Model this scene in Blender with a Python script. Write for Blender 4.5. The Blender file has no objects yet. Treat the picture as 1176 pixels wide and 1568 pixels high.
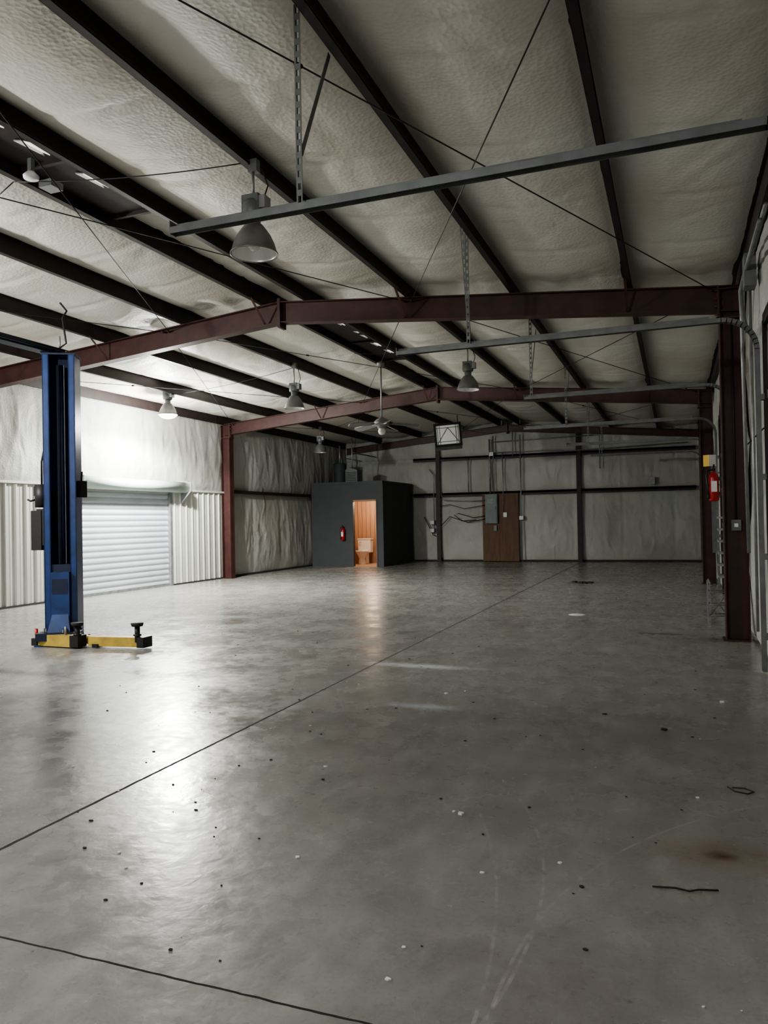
import bpy, math, random
from mathutils import Vector, noise, Matrix
random.seed(7)
V=Vector
XR,XL,XM=0.77,-10.86,-5.04
YN,Y0,Y1,Y2,Y3=-5.9,1.75,9.33,16.78,24.61
def ZT(x): return 4.45-.088*abs(x-XM)

# ---------------- materials ----------------
def mat(name,col,rough=.6,metal=0.,var=.0,scale=4.,bump=0.,bscale=30.,stretch=(1,1,1),emit=0.,col2=None,detail=6):
    m=bpy.data.materials.new(name);m.use_nodes=True
    nt=m.node_tree;b=nt.nodes['Principled BSDF'];L=nt.links
    b.inputs['Roughness'].default_value=rough;b.inputs['Metallic'].default_value=metal
    b.inputs['Base Color'].default_value=(*col,1)
    tc=nt.nodes.new('ShaderNodeTexCoord');mp=nt.nodes.new('ShaderNodeMapping');mp.inputs['Scale'].default_value=stretch
    L.new(tc.outputs['Object'],mp.inputs['Vector'])
    if var>0 or col2:
        n=nt.nodes.new('ShaderNodeTexNoise');n.inputs['Scale'].default_value=scale;n.inputs['Detail'].default_value=detail
        L.new(mp.outputs[0],n.inputs['Vector'])
        r=nt.nodes.new('ShaderNodeValToRGB');r.color_ramp.elements[0].position=.3;r.color_ramp.elements[1].position=.7
        a=col2 if col2 else tuple(c*(1-var) for c in col)
        r.color_ramp.elements[0].color=(*a,1);r.color_ramp.elements[1].color=(*(col if col2 else tuple(min(1,c*(1+var)) for c in col)),1)
        L.new(n.outputs['Fac'],r.inputs['Fac']);L.new(r.outputs['Color'],b.inputs['Base Color'])
    if bump>0:
        n2=nt.nodes.new('ShaderNodeTexNoise');n2.inputs['Scale'].default_value=bscale;n2.inputs['Detail'].default_value=4
        L.new(mp.outputs[0],n2.inputs['Vector'])
        bp=nt.nodes.new('ShaderNodeBump');bp.inputs['Strength'].default_value=bump;bp.inputs['Distance'].default_value=.02
        L.new(n2.outputs['Fac'],bp.inputs['Height']);L.new(bp.outputs[0],b.inputs['Normal'])
    if emit>0:
        b.inputs['Emission Color'].default_value=(*col,1);b.inputs['Emission Strength'].default_value=emit
    return m

def insulation(name,col,axis_scale,wr=.45,wscale=2.2,wd=.03,soil=(.82,.79,.73),scrim=.28):
    """white vinyl faced blanket: soiling, long creases, fine scrim"""
    m=bpy.data.materials.new(name);m.use_nodes=True;nt=m.node_tree;L=nt.links;b=nt.nodes['Principled BSDF']
    b.inputs['Roughness'].default_value=.55
    tc=nt.nodes.new('ShaderNodeTexCoord')
    n=nt.nodes.new('ShaderNodeTexNoise');n.inputs['Scale'].default_value=.8;n.inputs['Detail'].default_value=8
    L.new(tc.outputs['Object'],n.inputs['Vector'])
    r=nt.nodes.new('ShaderNodeValToRGB');e=r.color_ramp.elements
    e[0].position=.30;e[0].color=(col[0]*soil[0],col[1]*soil[1],col[2]*soil[2],1);e[1].position=.6;e[1].color=(*col,1)
    L.new(n.outputs['Fac'],r.inputs['Fac']);L.new(r.outputs['Color'],b.inputs['Base Color'])
    mp=nt.nodes.new('ShaderNodeMapping');mp.inputs['Scale'].default_value=axis_scale
    L.new(tc.outputs['Object'],mp.inputs['Vector'])
    w=nt.nodes.new('ShaderNodeTexNoise');w.inputs['Scale'].default_value=wscale;w.inputs['Detail'].default_value=3;w.inputs['Distortion'].default_value=1.2
    try: w.noise_type='RIDGED_MULTIFRACTAL'
    except: pass
    L.new(mp.outputs[0],w.inputs['Vector'])
    bp=nt.nodes.new('ShaderNodeBump');bp.inputs['Strength'].default_value=wr;bp.inputs['Distance'].default_value=wd
    L.new(w.outputs['Fac'],bp.inputs['Height'])
    v=nt.nodes.new('ShaderNodeTexVoronoi');v.inputs['Scale'].default_value=30
    L.new(tc.outputs['Object'],v.inputs['Vector'])
    bp2=nt.nodes.new('ShaderNodeBump');bp2.inputs['Strength'].default_value=scrim;bp2.inputs['Distance'].default_value=.01
    L.new(v.outputs['Distance'],bp2.inputs['Height']);L.new(bp.outputs[0],bp2.inputs['Normal']);L.new(bp2.outputs[0],b.inputs['Normal'])
    return m

def floor_mat():
    m=bpy.data.materials.new('polished_concrete');m.use_nodes=True;nt=m.node_tree;L=nt.links;b=nt.nodes['Principled BSDF']
    N=nt.nodes.new
    tc=N('ShaderNodeTexCoord')
    def nz(s,d=6,dist=0,sc=None):
        n=N('ShaderNodeTexNoise');n.inputs['Scale'].default_value=s;n.inputs['Detail'].default_value=d;n.inputs['Distortion'].default_value=dist
        if sc:
            mp=N('ShaderNodeMapping');mp.inputs['Scale'].default_value=sc;L.new(tc.outputs['Object'],mp.inputs[0]);L.new(mp.outputs[0],n.inputs['Vector'])
        else: L.new(tc.outputs['Object'],n.inputs['Vector'])
        return n.outputs['Fac']
    def ramp(f,p0,c0,p1,c1):
        r=N('ShaderNodeValToRGB');e=r.color_ramp.elements;e[0].position=p0;e[0].color=(*c0,1);e[1].position=p1;e[1].color=(*c1,1);L.new(f,r.inputs[0]);return r.outputs[0]
    def mixc(f,a,bb,t='MIX'):
        x=N('ShaderNodeMix');x.data_type='RGBA';x.blend_type=t
        if hasattr(f,'node'): L.new(f,x.inputs['Factor'])
        else: x.inputs['Factor'].default_value=f
        for s,k in ((a,'A'),(bb,'B')):
            i=[q for q in x.inputs if q.name==k and q.type=='RGBA'][0]
            if hasattr(s,'node'): L.new(s,i)
            else: i.default_value=(*s,1)
        return [q for q in x.outputs if q.type=='RGBA'][0]
    def M(op,a,c=None,d=None):
        x=N('ShaderNodeMath');x.operation=op
        for i,s in enumerate((a,c,d)):
            if s is None: continue
            if hasattr(s,'node'): L.new(s,x.inputs[i])
            else: x.inputs[i].default_value=s
        return x.outputs[0]
    base=ramp(nz(.45,8,.3),.3,(.230,.226,.213),.7,(.280,.276,.262))
    sp=ramp(nz(3.5,12,.3),.30,(.88,.878,.875),.70,(1.10,1.10,1.10))
    c=mixc(1,base,sp,'MULTIPLY')
    fl=ramp(nz(60,8,.2),.28,(.78,.77,.76),.50,(1.02,1.02,1.02))
    c=mixc(.6,c,fl,'MULTIPLY')
    pits=ramp(nz(24,3,0),.24,(.45,.43,.41),.30,(1,1,1))
    c=mixc(.7,c,pits,'MULTIPLY')
    sc=ramp(nz(6,14,.3,(1,.35,1)),.48,(0,0,0),.85,(1,1,1))
    c=mixc(M('MULTIPLY',sc,.45),c,(.42,.42,.405))
    sep=N('ShaderNodeSeparateXYZ');L.new(tc.outputs['Object'],sep.inputs[0]);x,y=sep.outputs[0],sep.outputs[1]
    wob=M('MULTIPLY',M('SUBTRACT',nz(9,3),.5),.012)
    def line(co,val,w):
        return M('LESS_THAN',M('ABSOLUTE',M('ADD',M('SUBTRACT',co,val),wob)),w)
    j=line(x,-2.775,.0105)
    for yy,w in ((1.967,.0048),(9.3,.003),(16.8,.004)): j=M('MAXIMUM',j,line(y,yy,w))
    def spot(cx,cy,rx,ry,amp=1.6):
        d=M('SQRT',M('ADD',M('POWER',M('DIVIDE',M('SUBTRACT',x,cx),rx),2),M('POWER',M('DIVIDE',M('SUBTRACT',y,cy),ry),2)))
        d=M('ADD',d,M('MULTIPLY',M('SUBTRACT',nz(7,6,1),.5),amp))
        q=M('SUBTRACT',1,d);q.node.use_clamp=True
        return q
    c=mixc(M('MULTIPLY',spot(.15,3.42,.34,.20,.9),.6),c,(.22,.13,.06))
    c=mixc(M('MULTIPLY',spot(.15,3.41,.10,.06),.9),c,(.06,.035,.02))
    c=mixc(M('MULTIPLY',spot(-4.55,5.95,.6,.16),.95),c,(.045,.035,.028))
    c=mixc(M('MULTIPLY',spot(-6.1,5.6,1.3,.16,.8),.9),c,(.06,.058,.055))
    c=mixc(M('MULTIPLY',spot(-3.9,4.0,.35,.25),.5),c,(.10,.08,.06))
    c=mixc(M('MULTIPLY',spot(-1.85,16.7,.5,.4),.9),c,(.05,.045,.04))
    c=mixc(M('MULTIPLY',spot(-5.2,21.8,1.6,.6),.8),c,(.06,.058,.055))
    c=mixc(M('MULTIPLY',spot(-.4,2.3,.5,.4),.35),c,(.11,.095,.08))
    c=mixc(M('MULTIPLY',spot(.4,9.3,.35,.25),.8),c,(.05,.045,.04))
    c=mixc(M('MULTIPLY',spot(-.1,9.6,.5,.10),.8),c,(.07,.06,.055))
    c=mixc(M('MULTIPLY',spot(-2.3,6.95,.75,.13,.6),.9),c,(.66,.70,.76))  # pale streak: a floor glint painted into the base colour
    c=mixc(M('MULTIPLY',spot(-1.8,5.45,.35,.11,.7),.7),c,(.60,.64,.72))  # smaller glint, likewise painted into the floor colour
    for cx,cy,rr in ((-3.2,2.6,2.72),(1.9,2.2,2.42),(-4.6,1.9,4.05)):
        rad=M('SQRT',M('ADD',M('POWER',M('SUBTRACT',x,cx),2),M('POWER',M('SUBTRACT',y,cy),2)))
        ring=M('LESS_THAN',M('ABSOLUTE',M('SUBTRACT',rad,rr)),.006)
        ring=M('MULTIPLY',ring,M('MULTIPLY',M('LESS_THAN',y,4.3),M('GREATER_THAN',x,-.9)))
        ring=M('MULTIPLY',ring,ramp(nz(12,6),.4,(0,0,0),.6,(1,1,1)))
        c=mixc(M('MULTIPLY',ring,.28),c,(.5,.5,.48))
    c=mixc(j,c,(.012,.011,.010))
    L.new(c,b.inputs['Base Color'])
    rg=ramp(nz(1.6,12,.4),.35,(.20,)*3,.65,(.35,)*3)
    rg2=ramp(nz(9,12,.3),.34,(.80,)*3,.66,(1.20,)*3)
    rr=mixc(1,rg,rg2,'MULTIPLY')
    rr=mixc(j,rr,(.9,.9,.9));L.new(rr,b.inputs['Roughness'])
    bp=N('ShaderNodeBump');bp.inputs['Strength'].default_value=.10;bp.inputs['Distance'].default_value=.02
    L.new(nz(12,12,.3),bp.inputs['Height']);L.new(bp.outputs[0],b.inputs['Normal'])
    return m

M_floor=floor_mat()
M_ceil=insulation('ceiling_insulation_vinyl',(.70,.685,.63),(.35,1.2,1),.20,1.3,.03,(.86,.83,.77),.32)
M_wins=insulation('wall_insulation_vinyl',(.43,.435,.41),(1.0,1.0,.5),.6,2.6,.05,(.80,.79,.75))
M_maroon=mat('red_oxide_steel',(.060,.022,.019),.5,0,.25,6)
M_purlin=mat('dark_primer_purlin',(.022,.013,.013),.55,0,.25,5)
M_galv=mat('galvanised_steel',(.30,.31,.31),.45,.6,.2,8)
M_gpaint=mat('grey_track_steel',(.17,.18,.175),.5,.3,.2,8)
M_black=mat('black_plastic',(.012,.012,.013),.5)
M_rubber=mat('rubber_pad',(.02,.02,.02),.8)
M_blue=mat('blue_lift_paint',(.014,.040,.14),.38,0,.3,6)
M_blued=mat('dark_blue_lift_paint',(.006,.012,.04),.5,0,.3,6)
M_yel=mat('yellow_arm_paint',(.58,.42,.08),.5,0,.3,9,col2=(.34,.24,.06))
M_rib=mat('white_ribbed_steel',(.50,.51,.47),.4,0,.05,2)
M_roll=mat('rollup_door_steel',(.48,.52,.56),.4,.1,.07,1.5)
M_drum=mat('rollup_drum_cover',(.42,.50,.46),.5,0,.06,3)
M_white=mat('white_door_panel',(.52,.53,.53),.5,0,.06,3)
M_box=mat('charcoal_painted_board',(.055,.061,.066),.65,0,.08,3)
M_ply=mat('stained_plywood',(.15,.070,.028),.6,0,.3,3,stretch=(3,3,.5),col2=(.085,.04,.018))
M_wood=mat('wood_panelling',(.42,.26,.17),.5,0,.25,4,stretch=(8,8,.4),col2=(.34,.19,.115))
M_elec=mat('grey_electrical_enclosure',(.14,.17,.165),.5,.1,.1,5)
M_red=mat('extinguisher_red',(.38,.012,.012),.3)
M_signy=mat('yellow_sign',(.65,.42,.05),.5)
M_signw=mat('white_label',(.75,.75,.73),.5)
M_sky=mat('translucent_ridge_skylight',(1,.93,.82),.5,emit=1.0)
M_porc=mat('white_porcelain',(.8,.78,.74),.15)
M_alu=mat('spun_aluminium_outer',(.22,.22,.215),.45,.5,.15,9)
M_alui=mat('spun_aluminium_reflector',(.88,.88,.85),.35,.5)
M_bulb=mat('lit_bulb_glass',(1,.98,.92),.5,emit=60)
M_glass=mat('unlit_bulb_glass',(.8,.8,.78),.15)
M_fan=mat('fan_blade_grey',(.20,.195,.19),.5)
M_wire=mat('thin_black_cable',(.015,.014,.014),.6)
M_debris=mat('dark_debris',(.03,.026,.022),.9)
M_paper=mat('white_debris',(.75,.75,.73),.8)
M_concrete=mat('dark_sill',(.04,.038,.036),.8)
M_lit=mat('warm_ceiling_bulb',(1,.84,.65),.5,emit=18)

# ---------------- mesh builder ----------------
class MB:
    def __init__(s,name,smooth=False): s.n=name;s.v=[];s.f=[];s.m=[];s.ms=[];s.sm=[]
    def mi(s,m):
        if m not in s.ms: s.ms.append(m)
        return s.ms.index(m)
    def add(s,vs,fs,m,sm=False):
        o=len(s.v);s.v+= [tuple(v) for v in vs];k=s.mi(m)
        for f in fs: s.f.append([i+o for i in f]);s.m.append(k);s.sm.append(sm)
    def box(s,a,b,m):
        x0,y0,z0=[min(a[i],b[i]) for i in range(3)];x1,y1,z1=[max(a[i],b[i]) for i in range(3)]
        s.add([(x0,y0,z0),(x1,y0,z0),(x1,y1,z0),(x0,y1,z0),(x0,y0,z1),(x1,y0,z1),(x1,y1,z1),(x0,y1,z1)],
          [(0,3,2,1),(4,5,6,7),(0,1,5,4),(1,2,6,5),(2,3,7,6),(3,0,4,7)],m)
    def obox(s,p0,p1,w,h,m,up=(0,0,1)):
        p0=V(p0);p1=V(p1);d=(p1-p0).normalized();u=V(up);sd=d.cross(u).normalized();u=sd.cross(d).normalized()
        vs=[]
        for p in (p0,p1):
            for a,b in ((-1,-1),(1,-1),(1,1),(-1,1)): vs.append(p+sd*a*w/2+u*b*h/2)
        s.add(vs,[(0,1,2,3),(7,6,5,4),(0,4,5,1),(1,5,6,2),(2,6,7,3),(3,7,4,0)],m)
    def prism(s,poly,ext,m):
        n=len(poly);e=V(ext);vs=[V(p) for p in poly]+[V(p)+e for p in poly]
        fs=[tuple(range(n))[::-1],tuple(range(n,2*n))]+[(i,(i+1)%n,(i+1)%n+n,i+n) for i in range(n)]
        s.add(vs,fs,m)
    def tube(s,path,r,m,n=8,cap=True):
        P=[V(p) for p in path];vs=[];rs=r if isinstance(r,(list,tuple)) else [r]*len(P)
        prev=None
        for i,p in enumerate(P):
            d=(P[min(i+1,len(P)-1)]-P[max(i-1,0)]).normalized()
            if prev is None:
                a=V((0,0,1)) if abs(d.z)<.9 else V((1,0,0)); u=d.cross(a).normalized()
            else:
                u=(prev-d*prev.dot(d)).normalized()
            prev=u;w=d.cross(u)
            for k in range(n):
                t=2*math.pi*k/n;vs.append(p+(u*math.cos(t)+w*math.sin(t))*rs[i])
        fs=[]
        for i in range(len(P)-1):
            for k in range(n): fs.append((i*n+k,i*n+(k+1)%n,(i+1)*n+(k+1)%n,(i+1)*n+k))
        if cap: fs.append(tuple(range(n))[::-1]);fs.append(tuple(range((len(P)-1)*n,len(P)*n)))
        s.add(vs,fs,m,True)
    def lathe(s,prof,c,m,n=32):
        c=V(c);vs=[]
        for r,z in prof:
            for k in range(n):
                t=2*math.pi*k/n;vs.append(c+V((r*math.cos(t),r*math.sin(t),z)))
        fs=[]
        for i in range(len(prof)-1):
            for k in range(n): fs.append((i*n+k,i*n+(k+1)%n,(i+1)*n+(k+1)%n,(i+1)*n+k))
        s.add(vs,fs,m,True)
    def grid(s,fn,nu,nv,m,sm=True):
        vs=[fn(i/nu,j/nv) for j in range(nv+1) for i in range(nu+1)]
        fs=[(j*(nu+1)+i,j*(nu+1)+i+1,(j+1)*(nu+1)+i+1,(j+1)*(nu+1)+i) for j in range(nv) for i in range(nu)]
        s.add(vs,fs,m,sm)
    def done(s,bevel=0):
        me=bpy.data.meshes.new(s.n);me.from_pydata(s.v,[],s.f)
        for m in s.ms: me.materials.append(m)
        me.polygons.foreach_set('material_index',s.m);me.polygons.foreach_set('use_smooth',s.sm);me.update()
        o=bpy.data.objects.new(s.n,me);bpy.context.collection.objects.link(o)
        if bevel:
            b=o.modifiers.new('bevel','BEVEL');b.width=bevel;b.segments=2;b.limit_method='ANGLE'
        return o
def nz(x,y,z=0): return noise.noise(V((x,y,z)))
def perf(b,p0,p1,w,m,axis):
    p0=V(p0);p1=V(p1);L=(p1-p0).length;d=(p1-p0)/L;a=V(axis).normalized();t=.004
    s2=d.cross(a).normalized()
    for k in (-1,1): b.obox(p0+a*k*w*.38,p1+a*k*w*.38,w*.24,t,m,up=s2)
    n=int(L/.07)
    for i in range(n+1):
        q=p0+d*(i*L/n);b.obox(q-d*.017,q+d*.017,w*.55,t,m,up=s2)
    b.obox(p0-a*w*.5+s2*w*.4,p1-a*w*.5+s2*w*.4,t,w*.8,m,up=s2)

# ---------------- floor / ceiling / walls ----------------
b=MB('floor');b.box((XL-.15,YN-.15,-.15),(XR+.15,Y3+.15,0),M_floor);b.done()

PX=[0.72,-.47,-1.84,-3.2,-4.66,-5.27,-6.6,-8.0,-9.45,-10.80]
b=MB('ceiling')
def zc(x,y):
    z=4.66-.088*abs(x-XM)
    for i in range(len(PX)-1):
        a,c=PX[i],PX[i+1]
        if c<=x<=a:
            t=(x-c)/(a-c);w=a-c
            s=math.sin(math.pi*t)**.7 if 0<t<1 else 0
            near=min(abs(y-Y0),abs(y-Y1),abs(y-Y2),abs(y-Y3))
            pinch=math.exp(-(near/.35)**2)
            z-=s*(.085*w+.03*nz(x*.8+i*7,y*.45))*(1-.45*pinch)
            z+=s*(.012*nz(x*1.8,y*1.5,i)+.04*pinch*nz(x*5,y*1.3,3))
            cr=abs(nz(x*1.6+.9*y,y*.7-.5*x,i+5));z+=s*.014*max(0,.08-cr)/.08
            ys=(y+.4)%1.22;z+=s*.016*math.exp(-(min(ys,1.22-ys)/.05)**2)
    return z
xs=[]
for i in range(len(PX)-1):
    for k in range(18): xs.append(PX[i]+(PX[i+1]-PX[i])*k/18)
xs=[XR+.1]+xs+[PX[-1],XL-.1]
ny=620
vs=[(x,YN-.1+(Y3-YN+.2)*j/ny,zc(x,YN+(Y3-YN)*j/ny)) for j in range(ny+1) for x in xs]
nu=len(xs)-1
b.add(vs,[(j*(nu+1)+i,(j+1)*(nu+1)+i,(j+1)*(nu+1)+i+1,j*(nu+1)+i+1) for j in range(ny) for i in range(nu)],M_ceil,True)
b.done()

def pillow(b,org,du,u0,u1,z0,z1,inward,m,amp=.05,seam=1.52):
    du=V(du);inw=V(inward);org=V(org);nu_=max(4,int((u1-u0)/.05));nv=max(4,int((z1-z0)/.07))
    sd=random.random()*50
    def fn(i,j):
        u=u0+(u1-u0)*i;z=z0+(z1-z0)*j
        h=math.sin(math.pi*j)**.5 if 0<j<1 else 0
        sm=abs(math.sin(math.pi*u/seam))**.35
        cr=abs(nz(u*3.2+.8*z,z*.8-.5*u,sd+20))
        cr2=abs(nz(u*5.5-1.5*z,z*1.6+u,sd+30))
        d=amp*h*(.35+.65*sm)+h*(.030*nz(u*2.6,z*.9,sd)+.012*nz(u*8,z*2.2,sd+9)+.035*max(0,.22-cr)*2+.02*max(0,.16-cr2)*3)
        return org+du*u+V((0,0,z))+inw*max(-.02,d)
    b.grid(fn,nu_,nv,m)

b=MB('wall_left')
x=XL
b.box((XL-.15,YN,0),(XL-.03,11.70,4.6),M_wins);b.box((XL-.15,14.60,0),(XL-.03,Y3,4.6),M_wins);b.box((XL-.15,11.7,2.1),(XL-.03,14.6,4.6),M_wins);b.box((XL-.15,11.7,0),(XL-.09,14.6,2.1),M_wins)
for a,c in ((YN,Y0),(Y0,Y1),(Y1,Y2)):
    pillow(b,(XL,0,0),(0,1,0),a,c,2.22,4.0,(1,0,0),M_wins,.07)
pillow(b,(XL,0,0),(0,1,0),Y2+.1,Y3,0.05,2.2,(1,0,0),M_wins,.06);pillow(b,(XL,0,0),(0,1,0),Y2+.1,Y3,2.27,4.05,(1,0,0),M_wins,.06)
def ribs(y0,y1):
    prof=[];p=.229;y=y0
    while y<y1:
        for dy,d in ((0,0),(.03,0),(.048,.032),(.075,.032),(.093,0),(.155,0),(.161,.006),(.167,0)):
            if y+dy<=y1: prof.append((y+dy,d))
        y+=p
    prof.append((y1,0))
    vs=[(XL+d,yy,z) for z in (.03,2.2) for yy,d in prof];n=len(prof)
    b.add(vs,[(i+1,i,n+i,n+i+1) for i in range(n-1)],M_rib)
ribs(YN,11.62);ribs(14.68,Y2)
b.done()
b=MB('trim_1')
b.box((XL,YN,0),(XL+.035,11.62,.035),M_concrete);b.box((XL,14.68,0),(XL+.035,Y3,.035),M_concrete)
b.box((XL,YN,2.18),(XL+.05,11.6,2.225),M_rib);b.box((XL,14.7,2.18),(XL+.05,Y2,2.225),M_rib)
b.done()
b=MB('wall_girt');b.box((XL-.02,Y2+.12,2.19),(XL+.14,21.58,2.27),M_purlin);b.done()
b=MB('wall_girt');
for xx0,xx1 in ((-8.28,-7.46),(-7.34,-2.86),(-2.74,.6)):
    b.box((xx0,Y3-.14,2.22),(xx1,Y3+.02,2.29),M_purlin);b.box((xx0,Y3-.14,2.16),(xx1,Y3-.125,2.29),M_purlin)
    b.box((xx0,Y3-.14,3.42),(xx1,Y3+.02,3.48),M_purlin);b.box((xx0,Y3-.14,3.36),(xx1,Y3-.125,3.48),M_purlin)
b.done()

b=MB('wall_far')
b.box((XL-.1,Y3+.04,0),(XR+.1,Y3+.15,4.7),M_wins)
cols=[-10.8,-7.4,-2.8,.7]
for i in range(3):
    for z0,z1 in ((.06,2.2),(2.28,3.38),(3.48,4.35)):
        pillow(b,(0,Y3,0),(1,0,0),cols[i],cols[i+1],z0,z1,(0,-1,0),M_wins,.055,1.5)
b.done()
b=MB('baseboard_far');b.box((-8.3,Y3-.06,0),(XR,Y3,.05),M_concrete);b.done()
b=MB('wall_near');b.box((XL-.1,YN-.15,0),(XR+.1,YN,4.7),M_wins);b.done()

DOORS=[(3.80,7.42),(11.02,14.72),(18.65,22.25)]
b=MB('wall_right')
edges=[YN]+[e for d in DOORS for e in d]+[Y3]
for i in range(0,len(edges),2):
    b.box((XR+.06,edges[i],0),(XR+.15,edges[i+1],4.5),M_wins)
    ys=[edges[i]]+[q for q in (Y0,Y1,Y2) if edges[i]<q<edges[i+1]]+[edges[i+1]]
    for a,c in zip(ys[:-1],ys[1:]):
        pillow(b,(XR+.03,0,0),(0,1,0),a,c,.05,2.2,(-1,0,0),M_wins,.03);pillow(b,(XR+.03,0,0),(0,1,0),a,c,2.22,4.05,(-1,0,0),M_wins,.03)
for d in DOORS:
    b.box((XR+.06,d[0],3.05),(XR+.15,d[1],4.5),M_wins);pillow(b,(XR+.03,0,0),(0,1,0),d[0],d[1],3.1,4.05,(-1,0,0),M_wins,.02)
b.done()

for k,d in enumerate(DOORS):
    b=MB('door_%d'%(k+2))
    n=5;h=3.05/n
    for i in range(n):
        z0=i*h+.006;z1=(i+1)*h-.006
        b.box((XR+.03,d[0]+.02,z0),(XR+.058,d[1]-.02,z1),M_white)
        b.box((XR+.012,d[0]+.02,z1-.05),(XR+.03,d[1]-.02,z1),M_galv);b.box((XR+.012,d[0]+.02,z0),(XR+.03,d[1]-.02,z0+.05),M_galv)
        for q in range(5):
            yy=d[0]+.05+(d[1]-d[0]-.1)*q/4
            b.box((XR+.008,yy-.03,z0+.05),(XR+.03,yy+.03,z1-.05),M_galv)
            if i<n-1: b.box((XR-.002,yy-.035,z1-.03),(XR+.014,yy+.035,z1+.045),M_gpaint)
    b.done()

# ---------------- steel frames ----------------
for yy in (Y0,Y1,Y2,Y3-.12):
    far=yy>Y3-.5
    b=MB('steel_portal_frame')
    dp=.29 if not far else .22
    for xa,xb in ((XL+.12,XM),(XM,XR-.03)):
        za,zb=ZT(xa),ZT(xb)
        b.obox((xa,yy,za-.006),(xb,yy,zb-.006),.16,.012,M_maroon)
        b.obox((xa,yy,za-dp+.006),(xb,yy,zb-dp+.006),.16,.012,M_maroon)
        b.prism([(xa,yy-.004,za-.01),(xb,yy-.004,zb-.01),(xb,yy-.004,zb-dp+.01),(xa,yy-.004,za-dp+.01)],(0,.008,0),M_maroon)
    z=ZT(XM)
    b.box((XM-.02,yy-.09,z-dp-.07),(XM+.02,yy+.09,z+.04),M_maroon)
    for t in (-1,1):
        for q in range(4): 
            zz=z-dp-.03+q*.12
            b.tube([(XM-.035,yy+t*.055,zz),(XM+.035,yy+t*.055,zz)],.012,M_maroon,6)
    if not far:
        for xo,xi,sgn in ((XR-.02,XR-.27,1),(XL+.03,XL+.28,-1)):
            zt=ZT(xo)-.02
            b.box((xi,yy-.1,.015),(xi+.012*sgn,yy+.1,zt-.27),M_maroon)
            b.box((xo,yy-.1,.015),(xo-.012*sgn,yy+.1,zt),M_maroon)
            b.box((xi,yy-.005,.015),(xo,yy+.005,zt),M_maroon)
            b.box((xi-.03*sgn,yy-.12,0),(xo,yy+.12,.018),M_maroon)
            b.box((xi-.03*sgn,yy-.09,zt-.34),(xo,yy+.09,zt-.32),M_maroon)
            b.box((xi-.015*sgn,yy-.09,zt-.34),(xi+.01*sgn,yy+.09,zt+.03),M_maroon)
            b.box((xi,yy-.09,zt-.01),(xo,yy+.09,zt+.005),M_maroon)
            for q in range(4): b.tube([(xi-.04*sgn,yy-.06,zt-.28+q*.09),(xi+.03*sgn,yy-.06,zt-.28+q*.09)],.012,M_maroon,6)
    b.done()
for xx in (-7.4,-2.8,):
    b=MB('endwall_column');zt=ZT(xx)-.22
    b.box((xx-.07,Y3-.19,0),(xx+.07,Y3-.178,zt),M_purlin);b.box((xx-.005,Y3-.18,0),(xx+.005,Y3,zt),M_purlin);b.box((xx-.07,Y3-.012,0),(xx+.07,Y3,zt),M_purlin);b.box((xx-.1,Y3-.22,0),(xx+.1,Y3,.015),M_purlin);b.done()

for i,xx in enumerate(PX):
    b=MB('roof_purlin' if 0<i<len(PX)-1 else 'eave_strut')
    z=ZT(xx)+.002;h=.20;s=1 if xx>XM else -1
    b.box((xx-.002,YN,z),(xx+.002,Y3,z+h),M_purlin)
    b.box((xx,YN,z),(xx+.062*s,Y3,z+.004),M_purlin);b.box((xx+.062*s,YN,z),(xx+.058*s,Y3,z+.02),M_purlin)
    b.box((xx,YN,z+h-.004),(xx-.062*s,Y3,z+h),M_purlin)
    for yf in (Y0,Y1,Y2):
        b.box((xx-.008,yf-.35,z+.01),(xx+.008,yf+.35,z+h-.01),M_purlin)
    b.done()
b=MB('flange_brace')
for yf in (Y1,Y2):
    for xx in PX[1:-1:2]:
        for s in (-1,1): b.obox((xx,yf+.45*s,ZT(xx)+.02),(xx,yf+.06*s,ZT(xx)-.27),.03,.006,M_maroon)
b.done()

def vent(y0,y1):
    b=MB('ridge_vent')
    b.box((-5.24,y0,4.535),(-4.70,y1,4.55),M_purlin)
    y=y0+.1
    while y<y1-.3:
        l=random.uniform(.08,.40);w=random.uniform(.02,.055);xo=-4.80+random.uniform(-.05,.03)
        b.prism([(xo-w,y,4.515),(xo,y+.05,4.515),(xo-.01,y+l,4.515),(xo-w*.6,y+l*.7,4.515)],(0,0,.01),M_sky)
        b.prism([(xo-w-.06,y-.03,4.52),(xo-w,y,4.52),(xo-w*.6,y+l*.7,4.52),(xo-w-.03,y+l,4.52)],(0,0,.01),M_signw);y+=l+random.uniform(.1,.45)
    for q in (y0,(y0+y1)/2,y1): b.box((-5.24,q-.02,4.50),(-4.70,q+.02,4.535),M_purlin)
    b.done()
vent(3.9,6.2);vent(10.6,13.8)

for (ya,yb) in ((Y0,Y1),(Y1,Y2),(Y2,Y3)):
    for xa,xb in ((.46,-3.14),(-3.2,-6.9),(-6.95,-10.5)):
        b=MB('roof_cross_bracing_rod')
        for p,q in ((xa,xb),(xb,xa)):
            A=V((p,ya+.02,ZT(p)-.05));B=V((q,yb-.02,ZT(q)-.05))
            b.tube([A,B],.0055,M_wire,6)
            for P,D in ((A,B-A),(B,A-B)):
                D=D.normalized();b.tube([P,P+D*.09],.014,M_maroon,6)
            if p<q: mid=A.lerp(B,.30);b.tube([mid,mid+(B-A).normalized()*.05],.014,M_wire,6)
        b.done()

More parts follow.
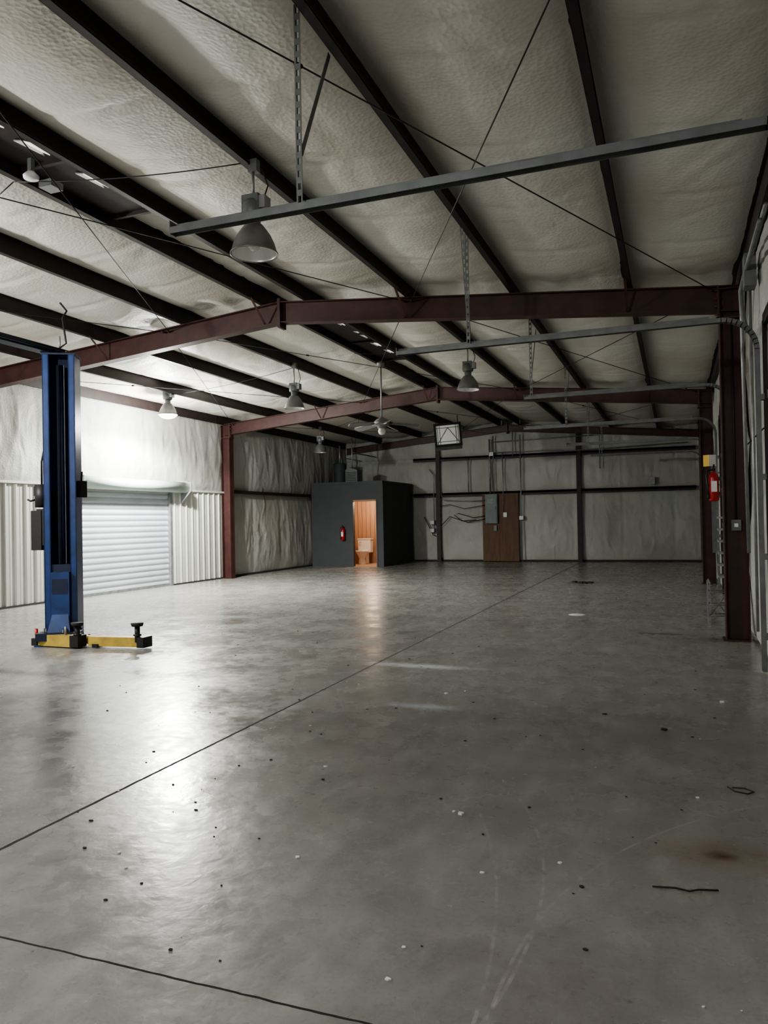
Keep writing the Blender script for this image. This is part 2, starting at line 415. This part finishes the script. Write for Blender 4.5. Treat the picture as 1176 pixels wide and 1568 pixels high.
# ---------------- overhead door tracks ----------------
def arc(cx,cz,r,y,a0,a1,n=10):
    return [(cx+r*math.cos(math.radians(a0+(a1-a0)*i/n)),y,cz+r*math.sin(math.radians(a0+(a1-a0)*i/n))) for i in range(n+1)]
def track(y,xend,zh=3.15,hang=True,double=False,hx=-1.9,side=1):
    b=MB('garage_door_track')
    r=.30;X=XR-.05
    path=[(X,y,.02),(X,y,zh-r)]+arc(X-r,zh-r,r,y,0,90)[1:]+[(xend,y,zh)]
    P=[V(p) for p in path]
    for i in range(len(P)-1):
        d=(P[i+1]-P[i]).normalized();up=V((0,1,0)).cross(d)
        e=P[i+1]+d*.004
        b.obox(P[i],e,.058,.005,M_gpaint,up=-up)
        for s in (-1,1): b.obox(P[i]+V((0,.029*s,0))+up*.018*-1,e+V((0,.029*s,0))+up*.018*-1,.004,.036,M_gpaint,up=up)
    b.obox((X-r-.1,y+.03*side,zh+.02),(xend,y+.03*side,zh+.02),.004,.035,M_gpaint)
    for zz in (.3,1.,1.7,2.4): b.box((X,y-.04,zz),(XR+.03,y+.04,zz+.05),M_gpaint)
    b.box((xend-.006,y-.03,zh-.04),(xend,y+.03,zh+.04),M_gpaint)
    if hang:
        perf(b,(hx,y,zh),(hx,y,ZT(hx)+.1),.036,M_gpaint,(1,0,0))
        if double:
            perf(b,(hx+.0,y+.04,zh+.12),(hx+.06,y-.42,ZT(hx)+.02),.03,M_gpaint,(1,0,0))
        else:
            b.obox((hx,y+.03,zh+.3),(hx+.02,y+.38,ZT(hx)+.03),.03,.005,M_gpaint,up=(1,0,0))
    b.done()
track(3.75,-2.74,hang=True);track(7.42,-2.66,double=True)
track(11.0,-2.0);track(14.75,-2.7);track(18.65,-2.4);track(22.27,-2.2)

# ---------------- roll-up door in left wall ----------------
b=MB('door_1')
n=17*8;zt=2.12;vs=[]
for y in (11.74,14.56):
    for i in range(n+1):
        z=.02+zt*i/n;ph=(z/.124)%1
        d=.026*abs(math.sin(math.pi*ph))**.6
        vs.append((XL-.06+d,y,z))
b.add(vs,[(i,n+1+i,n+2+i,i+1) for i in range(n)],M_roll,True)
b.box((XL-.07,11.74,.0),(XL-.02,14.56,.06),M_galv)
for ya in (11.66,14.56): b.box((XL-.08,ya,0),(XL+.03,ya+.08,2.15),M_galv)
b.tube([(XL+.17,11.55,2.26),(XL+.17,14.95,2.26)],.125,M_drum,20)
b.tube([(XL+.17,11.48,2.26),(XL+.17,15.02,2.26)],.03,M_galv,8)
for y in (11.52,14.96): b.prism([(XL,y,2.45),(XL+.33,y,2.38),(XL+.33,y,2.18),(XL,y,1.85)],(0,.02,0),M_galv)
b.box((XL+.02,15.0,2.1),(XL+.2,15.06,2.42),M_galv)
b.done()

# ---------------- bathroom enclosure ----------------
BX,BY,BZ=-8.31,21.62,2.57;DX0,DX1=-9.30,-8.54
b=MB('restroom_enclosure')
b.box((XL+.14,BY,0),(DX0-.05,BY+.1,BZ),M_box);b.box((DX1+.05,BY,0),(BX,BY+.1,BZ),M_box);b.box((DX0-.05,BY,2.06),(DX1+.05,BY+.1,BZ),M_box)
b.box((BX-.1,BY+.1,0),(BX,Y3-.2,BZ),M_box)
b.box((XL+.14,BY+.0,BZ),(BX+.0,Y3-.2,BZ+.05),M_box)
b.box((XL+.14,BY-.02,BZ-.03),(BX+.02,BY,BZ+.06),M_box);b.box((BX,BY-.02,BZ-.03),(BX+.02,Y3-.2,BZ+.06),M_box)
b.box((XL+.3,BY+.1,0),(DX0-.06,BY+.115,2.4),M_wood);b.box((BX-.115,BY+.1,0),(BX-.1,23.4,2.4),M_wood)
b.box((XL+.3,23.4,0),(BX-.1,23.42,2.4),M_wood);b.box((XL+.3,BY+.1,0),(XL+.32,23.4,2.4),M_wood)
b.box((XL+.3,BY+.1,2.4),(BX-.1,23.42,2.42),M_signw)
for q in range(12): b.box((-9.9+q*.15,23.393,0),(-9.894+q*.15,23.4,2.4),M_ply)
for q in range(11): b.box((BX-.121,BY+.2+q*.15,0),(BX-.115,BY+.206+q*.15,2.4),M_ply)
for xx in (DX0-.05,DX1): b.box((xx,BY-.015,0),(xx+.05,BY+.12,2.06),M_box)
b.box((DX0,BY+.0,2.01),(DX1,BY+.12,2.06),M_wood)
b.box((DX0,BY,0),(DX1,BY+.12,.012),M_wood);b.box((DX0-.9,BY+.12,0),(BX-.12,23.4,.01),M_wood)
b.done()
b=MB('toilet')
tx,ty=-9.52,22.80
b.lathe([(.0,.0),(.13,.0),(.12,.05),(.10,.18),(.15,.30),(.20,.38),(.205,.40),(.16,.40),(.13,.30),(0,.22)],(tx,ty,.01),M_porc,24)
b.lathe([(.14,.40),(.21,.405),(.215,.425),(.20,.44),(.14,.435)],(tx,ty,.01),M_porc,24)
b.box((tx-.22,ty+.2,.38),(tx+.22,ty+.42,.80),M_porc);b.box((tx-.235,ty+.19,.80),(tx+.235,ty+.43,.835),M_porc);b.box((tx-.1,ty+.1,.02),(tx+.1,ty+.36,.38),M_porc)
b.tube([(tx-.15,ty+.19,.72),(tx-.15,ty+.16,.72),(tx-.09,ty+.155,.715)],.01,M_galv)
b.done(.01)
b=MB('paper_towel_dispenser');b.box((-8.72,22.75,1.28),(-8.44,23.1,1.66),M_black);b.box((-8.68,22.76,1.24),(-8.46,23.0,1.28),M_galv);b.done(.01)
b=MB('ceiling_bulb');b.lathe([(0,-.1),(.05,-.08),(.06,-.03),(.03,.02),(.03,.05)],(-9.0,22.6,2.35),M_lit,16);b.done()
b=MB('water_heater');b.lathe([(0,0),(.2,0),(.21,.03),(.21,.66),(.18,.70),(0,.71)],(-10.3,22.9,BZ+.05),M_box,24)
b.tube([(-10.3,22.9,BZ+.7),(-10.3,22.9,3.9)],.03,M_galv);b.tube([(-10.2,22.8,BZ+.7),(-10.2,22.8,3.5),(-10.2,24.5,3.5)],.015,M_galv);b.done()
b=MB('dry_type_transformer');b.box((-9.75,22.1,BZ+.08),(-9.35,22.5,BZ+.45),M_elec);b.prism([(-9.78,22.07,BZ+.45),(-9.32,22.07,BZ+.45),(-9.55,22.07,BZ+.52)],(0,.46,0),M_elec)
for q in range(6): b.box((-9.72,22.09,BZ+.12+q*.05),(-9.38,22.1,BZ+.14+q*.05),M_black)
b.box((-9.73,22.12,BZ+.05),(-9.37,22.48,BZ+.08),M_black)
b.tube([(-9.6,22.3,BZ+.45),(-9.6,22.3,ZT(-9.6))],.022,M_galv);b.tube([(-9.6,22.3,3.6),(-9.6,24.4,3.6)],.022,M_galv);b.done()

def extinguisher(x,y,z,s=1.,face=(0,-1)):
    b=MB('fire_extinguisher')
    b.lathe([(0,0),(.055,0),(.062,.015),(.062,.30),(.055,.34),(.03,.365),(.02,.375),(.02,.40)],(x,y,z),M_red,24)
    b.box((x-.02,y-.025,z+.39),(x+.02,y+.025,z+.43),M_black);b.obox((x,y,z+.44),(x+.0,y-.11,z+.47),.02,.008,M_black);b.obox((x,y,z+.425),(x,y-.10,z+.415),.02,.008,M_black)
    b.tube([(x-.02,y,z+.41),(x-.07,y-.02,z+.40),(x-.09,y-.03,z+.33),(x-.075,y-.03,z+.18),(x-.07,y-.03,z+.10)],.010,M_black)
    b.tube([(x-.07,y-.03,z+.10),(x-.07,y-.03,z+.03)],[.010,.018],M_black)
    b.box((x-.035,y-.066,z+.12),(x+.035,y-.06,z+.26),M_signw)
    b.box((x-.03,y+.05,z+.05),(x+.03,y+.08,z+.38),M_black);b.box((x-.064,y-.03,z+.2),(x+.064,y+.06,z+.22),M_black)
    return b
extinguisher(-9.62,BY-.085,.82).done()
b=extinguisher(.48,10.84,1.58,1)
b.done()
b=MB('extinguisher_sign_bracket')
b.box((.45,10.93,.9),(.51,10.945,2.16),M_gpaint);b.box((.48,10.935,1.85),(XR-.0,10.955,1.90),M_gpaint);b.box((.48,10.935,1.65),(XR,10.955,1.70),M_gpaint)
b.prism([(.36,10.91,2.04),(.43,10.86,2.04),(.43,10.86,2.19),(.36,10.91,2.19)],(.005,.008,0),M_signy);b.prism([(.43,10.86,2.04),(.51,10.91,2.04),(.51,10.91,2.19),(.43,10.86,2.19)],(.005,.008,0),M_signw)
b.done()
b=MB('slotted_angle_rack')
for x_,y_ in ((.38,10.5),(.60,10.5),(.60,10.75),(.38,10.75)):
    perf(b,(x_,y_,0),(x_,y_,1.45 if x_>.5 else .55),.035,M_galv,(1,0,0))
for z_ in (.12,.26,.42):
    for a_,c_ in (((.38,10.5),(.60,10.5)),((.60,10.5),(.60,10.75)),((.60,10.75),(.38,10.75)),((.38,10.75),(.38,10.5))): b.tube([(*a_,z_),(*c_,z_)],.009,M_gpaint,6)
for q in range(5):
    b.tube([(.40+q*.045,10.5,.12),(.40+q*.045,10.75,.12)],.005,M_gpaint,6)
b.tube([(.38,10.5,.12),(.60,10.5,.42)],.009,M_gpaint,6);b.tube([(.60,10.5,.12),(.38,10.5,.42)],.009,M_gpaint,6)
for z_ in (.6,.75,.9,1.05,1.2,1.35): b.box((.50,10.48,z_),(.66,10.75,z_+.025),M_galv)
b.done()

# ---------------- plywood board, panel & conduits on far wall ----------------
F=Y3-.16
b=MB('plywood_backboard');b.box((-5.9,F-.02,.02),(-4.72,F,2.22),M_ply);b.box((-5.35,F-.025,.02),(-5.34,F-.02,1.2),M_purlin);b.done()
b=MB('electrical_panel')
b.box((-5.78,F-.14,1.25),(-5.38,F-.02,2.2),M_elec);b.box((-5.76,F-.155,1.28),(-5.40,F-.14,2.17),M_elec);b.box((-5.44,F-.165,1.7),(-5.42,F-.155,1.8),M_black);b.box((-5.7,F-.158,1.9),(-5.5,F-.155,2.05),M_gpaint)
b.box((-5.52,F-.08,1.0),(-5.42,F-.02,1.18),M_elec);b.box((-5.2,F-.08,1.45),(-5.08,F-.02,1.6),M_signw)
b.done(.005)
b=MB('wall_conduit')
for xx,z0,z1 in ((-5.62,2.2,4.0),(-5.5,2.2,4.1),(-4.62,.05,4.1),(-4.86,3.4,4.2),(-5.2,1.6,3.55),(-6.35,2.3,3.4)):
    b.tube([(xx,F-.04,z0),(xx,F-.04,z1)],.018 if xx!=-5.62 else .03,M_galv)
b.tube([(-5.55,F-.04,3.55),(-3.9,F-.04,3.55),(-3.0,F-.04,3.5),(.4,F-.04,3.58)],.015,M_galv)
b.tube([(-5.5,F-.04,3.9),(-2.3,F-.04,3.95)],.015,M_galv)
b.tube([(-5.8,F-.05,2.0),(-6.3,F-.05,2.0),(-7.2,F-.06,2.05),(-7.3,F-.06,2.3)],.014,M_galv)
b.tube([(-5.8,F-.05,1.5),(-6.2,F-.05,1.45),(-6.7,F-.05,1.6),(-6.85,F-.05,1.55),(-6.6,F-.05,1.35),(-6.1,F-.05,1.38)],.012,M_wire)
b.tube([(-5.8,F-.05,1.4),(-6.4,F-.05,1.3),(-7.0,F-.05,1.5),(-7.3,F-.08,1.2)],.012,M_wire)
b.tube([(-5.8,F-.05,1.85),(-6.5,F-.05,1.75),(-7.0,F-.05,1.9),(-7.3,F-.08,1.85)],.010,M_wire)
b.tube([(-7.55,F-.03,1.1),(-7.55,F-.03,2.9),(-7.7,F-.03,3.1)],.015,M_galv)
b.tube([(-7.9,F-.03,1.5),(-7.6,F-.03,.9),(-7.5,F-.03,.85)],.012,M_wire)
b.tube([(-2.15,F-.04,2.9),(-2.15,F-.04,4.1)],.014,M_galv)
b.done()
b=MB('outlet_box')
for xx,z in ((-7.62,1.25),(-7.62,.98),(-5.56,3.45),(-4.62,1.35),(-.62,2.36)):
    b.box((xx-.07,F-.07,z),(xx+.07,F+.12,z+.13 if xx<-1 else z+.22),M_galv)
b.done(.005)

# ---------------- high-bay lamps ----------------
def lamp(x,y,zb,lit=False):
    b=MB('high_bay_lamp');zt=ZT(x)
    R=.185
    out=[(.055,.235),(.075,.232),(.10,.20),(.135,.15),(.165,.085),(.180,.03),(R,0),(R+.008,-.002),(R+.008,.008)]
    inn=[(R-.004,.002),(.174,.035),(.158,.09),(.128,.15),(.09,.20),(.04,.215)]
    b.lathe(out,(x,y,zb),M_alu,40);b.lathe(inn,(x,y,zb),M_alui,40)
    b.lathe([(.055,.235),(.058,.30),(.045,.31)],(x,y,zb),M_gpaint,20)
    b.lathe([(0,.31),(.085,.31),(.09,.33),(.09,.40),(.07,.43),(0,.435)],(x,y,zb),M_gpaint,20)
    b.box((x-.075,y-.06,zb+.33),(x+.075,y+.06,zb+.47),M_gpaint);b.box((x+.075,y-.05,zb+.35),(x+.13,y+.05,zb+.45),M_galv)
    b.tube([(x,y,zb+.47),(x,y,zt)],.012,M_galv);b.box((x-.03,y-.03,zt-.05),(x+.05,y+.03,zt+.05),M_gpaint)
    b.tube([(x+.1,y,zb+.45),(x+.12,y+.03,zb+.55),(x+.05,y+.06,zt)],.006,M_wire)
    prof=[(.02,.21),(.03,.17),(.05,.12),(.055,.09),(.045,.05),(.02,.03),(0,.028)]
    if lit:   # glowing drop lens under the reflector
        prof=[(.172,.012),(.165,-.02),(.13,-.05),(.07,-.07),(0,-.075)]
    b.lathe(prof,(x,y,zb),M_bulb if lit else M_glass,24)
    b.done()
lamp(-3.13,5.35,3.57);lamp(-6.57,12.6,3.52);lamp(-3.17,12.3,3.55);lamp(-9.42,19.6,3.38)
lamp(-9.62,12.9,3.64,True)
lamp(-8.0,4.2,3.62,True);lamp(-3.17,-2.0,3.6,True)  # two unseen lit fixtures, added to carry the fill lights

b=MB('ceiling_fan');fx,fy,fz=-5.22,13.6,3.27
b.tube([(fx,fy,fz+.1),(fx,fy,4.44)],.016,M_galv);b.lathe([(0,.0),(.07,.0),(.08,.05),(.02,.10)],(fx,fy,4.38),M_fan,16)
b.lathe([(0,-.10),(.08,-.10),(.09,-.06),(.14,-.04),(.15,.03),(.10,.08),(.02,.12)],(fx,fy,fz),M_fan,24)
b.lathe([(0,-.22),(.05,-.21),(.075,-.16),(.06,-.10)],(fx,fy,fz),M_signw,20)
for k in range(5):
    a=math.radians(k*72+14);d=V((math.cos(a),math.sin(a),-.10)).normalized();p=V((-math.sin(a),math.cos(a),0));u=(p*math.cos(.38)+V((0,0,1))*math.sin(.38))
    o=V((fx,fy,fz))
    b.obox(o+d*.1,o+d*.24,.04,.010,M_gpaint)
    q=[o+d*.2-u*.06,o+d*.62-u*.085,o+d*.70-u*.05,o+d*.71+u*.04,o+d*.66+u*.075,o+d*.2+u*.06]
    b.prism(q,(0,0,.012),M_fan)
b.done()

e=bpy.data.objects.new('unit_heater',None);bpy.context.collection.objects.link(e);e.location=(-5.72,19.9,3.70);e.rotation_euler=(math.radians(-14),math.radians(-4),math.radians(16))
b=MB('housing')
b.box((-.36,-.02,-.32),(.36,.30,.32),M_gpaint)
for a_,c_ in (((-.37,-.05,-.33),(-.32,-.0,.33)),((.32,-.05,-.33),(.37,0,.33)),((-.37,-.05,.28),(.37,0,.33)),((-.37,-.05,-.33),(.37,0,-.28))): b.box(a_,c_,M_black)
b.box((-.31,-.03,-.27),(.31,-.02,.27),M_signw)
for a_ in (-.28,-.22,.22,.28): b.box((a_-.006,-.04,-.27),(a_+.006,-.03,.27),M_gpaint)
for q in (-.2,.2): b.box((-.31,-.04,q-.008),(.31,-.03,q+.008),M_gpaint)
b.obox((-.3,-.04,-.26),(0,-.04,.2),.012,.01,M_gpaint,up=(0,1,0));b.obox((.3,-.04,-.26),(0,-.04,.2),.012,.01,M_gpaint,up=(0,1,0))
h=b.done();h.parent=e
b=MB('hanger_rods')
for q in (-.3,.3): b.tube([(q,.15,.3),(q,.15+.05,.62)],.01,M_wire)
h=b.done();h.parent=e

# ---------------- two-post lift ----------------
e=bpy.data.objects.new('two_post_car_lift',None);bpy.context.collection.objects.link(e);e.location=(-6.93,7.22,0)
def post(nm,yo,s):
    b=MB(nm);w=.185;d=.15;H=3.46;t=.012
    def bx(x0,y0,z0,x1,y1,z1,m): b.box((x0,y0,z0),(x1,y1,z1),m)
    bx(-w,d,.02,w,d-t,H,M_blue)
    bx(-w,-d,.02,-w+t,d,H,M_blue);bx(w-t,-d,.02,w,d,H,M_blue)
    bx(-w,-d,.02,-w+.075,-d+t,H,M_blue);bx(w-.075,-d,.02,w,-d+t,H,M_blue)
    bx(-w+.063,-d,.02,-w+.075,-d+.06,H,M_blue);bx(w-.075,-d,.02,w-.063,-d+.06,H,M_blue)
    bx(-.055,-.02,.3,-.035,0,H-.1,M_blued);bx(.03,-.02,.3,.036,0,H-.1,M_galv)
    b.tube([(.0,0,.9),(.0,0,H-.1)],.03,M_blued)
    bx(-w-.01,-d-.01,H,w+.01,d+.01,H+.02,M_blued)
    bx(-w+.02,-d+.02,.10,w-.02,.10,.95,M_blued);bx(-.105,-d-.05,.16,.105,-d+.02,.86,M_blue)
    bx(-.09,-d-.052,.60,.09,-d-.05,.78,M_blued)
    b.prism([(-.09,-d-.05,.36),(.09,-d-.05,.36),(.14,-d-.16,.10),(-.14,-d-.16,.10)],(0,.03,0),M_blue)
    bx(-.24,-d-.20,.07,.24,-d+.02,.16,M_blued)
    bx(-.27,-.30,0,.27,.22,.022,M_blue)
    for x_ in (-.24,.24):
        for y_ in (-.26,.0,.19): b.tube([(x_,y_,.02),(x_,y_,.065)],.014,M_galv,6)
    for x_ in (-1,1): b.prism([(x_*w,-.05,.02),(x_*(w+.08),-.05,.02),(x_*w,-.05,.22)],(0,.012,0),M_blue)
    o=b.done();o.parent=e;o.location=(0,yo,0);o.rotation_euler=(0,0,math.radians(30) if s<0 else math.radians(150))
    b=MB(nm+'_arms')
    ya=yo+(.28)*s
    def arm(p0,p1,w_,h_,m): b.obox(p0,p1,w_,h_,m)
    def pad(x_,y_,z0):
        b.tube([(x_,y_,z0-.04),(x_,y_,z0+.15)],.030,M_black,12);b.tube([(x_,y_,z0+.14),(x_,y_,z0+.175)],[.062,.072],M_rubber,16)
        b.tube([(x_,y_,z0+.03),(x_,y_,z0+.05)],.045,M_black,12)
    arm((-.10,ya-.02,.080),(.46,ya-.02,.080),.12,.13,M_yel);b.box((.42,ya-.09,.02),(.54,ya+.05,.15),M_black)
    pad(.49,ya-.04,.12)
    arm((.0,ya+.13,.075),(.7,ya+.15,.075),.09,.09,M_yel);arm((.60,ya+.05,.078),(1.26,ya+.14,.078),.10,.11,M_yel);pad(1.22,ya+.10,.12)
    b.box((1.24,ya+.06,.02),(1.33,ya+.22,.14),M_black);b.box((.66,ya+.0,.01),(.74,ya+.11,.05),M_black)
    for x_ in (-.06,.2): b.tube([(x_,ya+.06,.02),(x_,ya+.06,.20)],.035,M_blued,12)
    b.tube([(.30,ya-.02,.13),(.30,ya-.02,.24)],.014,M_galv,8);b.tube([(-.16,ya,.02),(-.16,ya,.20)],.018,M_red,8)
    b.box((-.14,ya-.10,.015),(-.06,ya-.04,.10),M_black)
    o=b.done();o.parent=e
post('main_post',0,-1);post('opposite_post',-3.0,1)
b=MB('power_unit')
b.box((-.30,-.12,1.18),(-.17,.12,1.62),M_black);b.box((-.38,-.13,1.12),(-.22,.10,1.60),M_black)
b.tube([(-.30,-.03,1.64),(-.30,-.03,1.92)],.08,M_black,16);b.box((-.38,-.08,1.78),(-.29,.0,1.90),M_black);b.box((-.24,-.06,1.66),(-.16,.06,1.9),M_black)
b.tube([(-.38,-.04,1.74),(-.43,-.08,1.72),(-.46,-.10,1.74)],.012,M_black)
b.tube([(-.3,-.03,1.92),(-.28,-.05,2.2),(-.22,-.05,2.4),(-.22,-.03,3.4)],.012,M_black)
o=b.done();o.parent=e
b=MB('lock_release');b.box((.20,.02,1.75),(.26,.12,1.95),M_black);b.tube([(.23,.06,1.95),(.25,.05,2.06)],.012,M_black);o=b.done();o.parent=e
b=MB('overhead_beam');b.box((-.14,-3.05,3.48),(.02,.05,3.56),M_blued);b.tube([(.08,-3.0,3.50),(.08,0,3.50)],.012,M_black);b.tube([(.12,-3.0,3.52),(.12,.02,3.52)],.008,M_black)
b.tube([(-.05,0,3.56),(.08,.0,3.62),(-.02,.05,3.95),(0,.1,4.05),(-.1,.1,4.16)],.012,M_black)
b.tube([(-.02,0,3.56),(-.02,0,3.72)],.01,M_galv)
o=b.done();o.parent=e

# ---------------- right column fittings & conduits ----------------
b=MB('light_switch_box');b.box((.58,Y1-.05,1.22),(.68,Y1-.006,1.34),M_gpaint);b.box((.61,Y1-.055,1.26),(.65,Y1-.05,1.30),M_signw);b.tube([(.63,Y1-.03,1.34),(.63,Y1-.03,3.6)],.008,M_purlin);b.done()
b=MB('wall_conduit')
b.tube([(.70,6.5,3.78),(.70,8.0,3.78),(.69,8.4,3.74),(.68,8.6,3.6),(.68,8.62,3.3),(.70,8.65,1.0)],.018,M_galv)
b.tube([(.66,6.5,3.66),(.66,8.0,3.66),(.65,8.25,3.6),(.66,8.3,3.4),(.70,8.32,3.2)],.024,M_gpaint)
b.tube([(.70,7.9,3.6),(.70,7.9,.3)],.014,M_galv)
b.box((.64,7.7,3.50),(.74,7.9,3.80),M_gpaint)
b.done()
b=MB('door_jamb_angle')
for d in DOORS:
    for y_ in d: b.box((XR-.02,y_-.05,0),(XR+.03,y_+.05,3.1),M_purlin)
    b.box((XR-.02,d[0],3.05),(XR+.03,d[1],3.15),M_purlin)
b.done()

# ---------------- loose cables on ceiling ----------------
def sag(a,c,s,r=.005,n=12):
    b=MB('hanging_cable')
    a=V(a);c=V(c);b.tube([a.lerp(c,i/n)-V((0,0,s*4*(i/n)*(1-i/n))) for i in range(n+1)],r,M_wire,5);b.done()
sag((-3.17,5.3,4.30),(-5.3,5.0,4.40),.04);sag((-5.3,5.0,4.4),(-8,5.6,4.15),.12);sag((-3.17,12.3,4.3),(-5.3,12.5,4.4),.05)
sag((-6.57,12.6,4.28),(-9.5,12.9,4.05),.05);sag((-9.42,19.6,4.0),(-6.6,17.5,4.3),.1);sag((-5.72,20.2,4.1),(-5.6,24.3,4.2),.1)
sag((-7.9,6.6,4.15),(-8.6,6.4,4.0),.9);sag((-9.3,8.5,4.05),(-10.7,8.6,3.9),.5)
b=MB('junction_box');b.box((-5.12,5.1,4.36),(-4.98,5.24,4.42),M_galv);b.lathe([(0,0),(.06,0),(.065,.025),(.03,.06)],(-5.0,4.9,4.33),M_signw,16);b.box((-5.02,4.88,4.38),(-4.98,4.92,4.5),M_gpaint);b.done()

# ---------------- floor debris ----------------
b=MB('floor_debris')
def chip(x,y,s,m):
    n=5;pts=[(x+s*random.uniform(.5,1)*math.cos(2*math.pi*k/n),y+s*random.uniform(.3,.8)*math.sin(2*math.pi*k/n),.0005) for k in range(n)]
    b.prism(pts,(0,0,s*.35),m)
for i in range(150):
    y=random.uniform(1.4,9);x=random.uniform(max(-6,-y*.95),.5);chip(x,y,random.uniform(.004,.014),M_debris if random.random()<.7 else M_paper)
for i in range(14): chip(-1.85+random.gauss(0,.12),16.6+random.gauss(0,.15),random.uniform(.03,.09),M_debris)
chip(-.98,3.51,.025,M_paper);chip(-1.02,3.53,.012,M_paper);chip(-1.75,5.9,.02,M_paper);chip(-.1,5.3,.03,M_debris);chip(-.5,5.6,.02,M_debris);chip(.3,6.2,.03,M_paper)
b.done()
b=MB('steel_rod_scrap');b.tube([(-.11,3.045,.004),(-.03,3.06,.004),(.02,3.05,.004),(.05,3.07,.005),(.12,3.09,.004)],.0032,M_debris,6);b.done()
b=MB('wire_loop_scrap');b.tube([(.22,4.28,.004),(.25,4.22,.004),(.31,4.20,.004),(.34,4.24,.004),(.30,4.28,.004),(.24,4.27,.005)],.003,M_debris,6);b.done()
b=MB('floor_drain_cover');b.lathe([(0,.004),(.11,.004),(.12,0)],(-1.35,11.2,.0),M_signw,24);b.done()

# ---------------- lights ----------------
def pt(n,loc,w,col,r=.08,kind='POINT'):
    l=bpy.data.lights.new(n,kind);l.energy=w;l.color=col;l.shadow_soft_size=r
    if kind=='SPOT': l.spot_size=math.radians(168);l.spot_blend=.35
    o=bpy.data.objects.new(n,l);bpy.context.collection.objects.link(o);o.location=loc;return o
pt('lit_lamp_light',(-9.62,12.9,3.44),560,(1,1,.95),.10)
pt('lit_lamp_downlight',(-9.62,12.9,3.50),1300,(1,1,.95),.12,'SPOT')
pt('near_fill_light',(-8.0,4.2,3.40),620,(1,.985,.94),.12)  # added fill, out of view on the left, lifts foreground and ceiling
pt('rear_fill_light',(-3.17,-2.0,3.4),400,(.98,.98,1),.15)  # added fill behind the camera, no such source in view
pt('restroom_light',(-9.0,22.4,2.15),75,(1,.78,.56),.08)
w=bpy.data.worlds.new('world');bpy.context.scene.world=w;w.use_nodes=True;w.node_tree.nodes['Background'].inputs[0].default_value=(.02,.025,.04,1)
try: bpy.context.scene.view_settings.look='AgX - Medium High Contrast'
except Exception as ex: print(ex)

# ---------------- camera ----------------
f,yaw,pit,r=1642.5,.3657,.0116,.0183
Fw=V((-math.sin(yaw)*math.cos(pit),math.cos(yaw)*math.cos(pit),math.sin(pit)))
R0=V((math.cos(yaw),math.sin(yaw),0));U0=R0.cross(Fw)
Rr=R0*math.cos(r)-U0*math.sin(r);U=U0*math.cos(r)+R0*math.sin(r)
cd=bpy.data.cameras.new('camera');cd.sensor_fit='VERTICAL';cd.sensor_height=36;cd.lens=f/2212*36;cd.clip_start=.05;cd.clip_end=200
co=bpy.data.objects.new('camera',cd);bpy.context.collection.objects.link(co)
m=Matrix(((Rr.x,U.x,-Fw.x,0),(Rr.y,U.y,-Fw.y,0),(Rr.z,U.z,-Fw.z,1.4),(0,0,0,1)));co.matrix_world=m
bpy.context.scene.camera=co
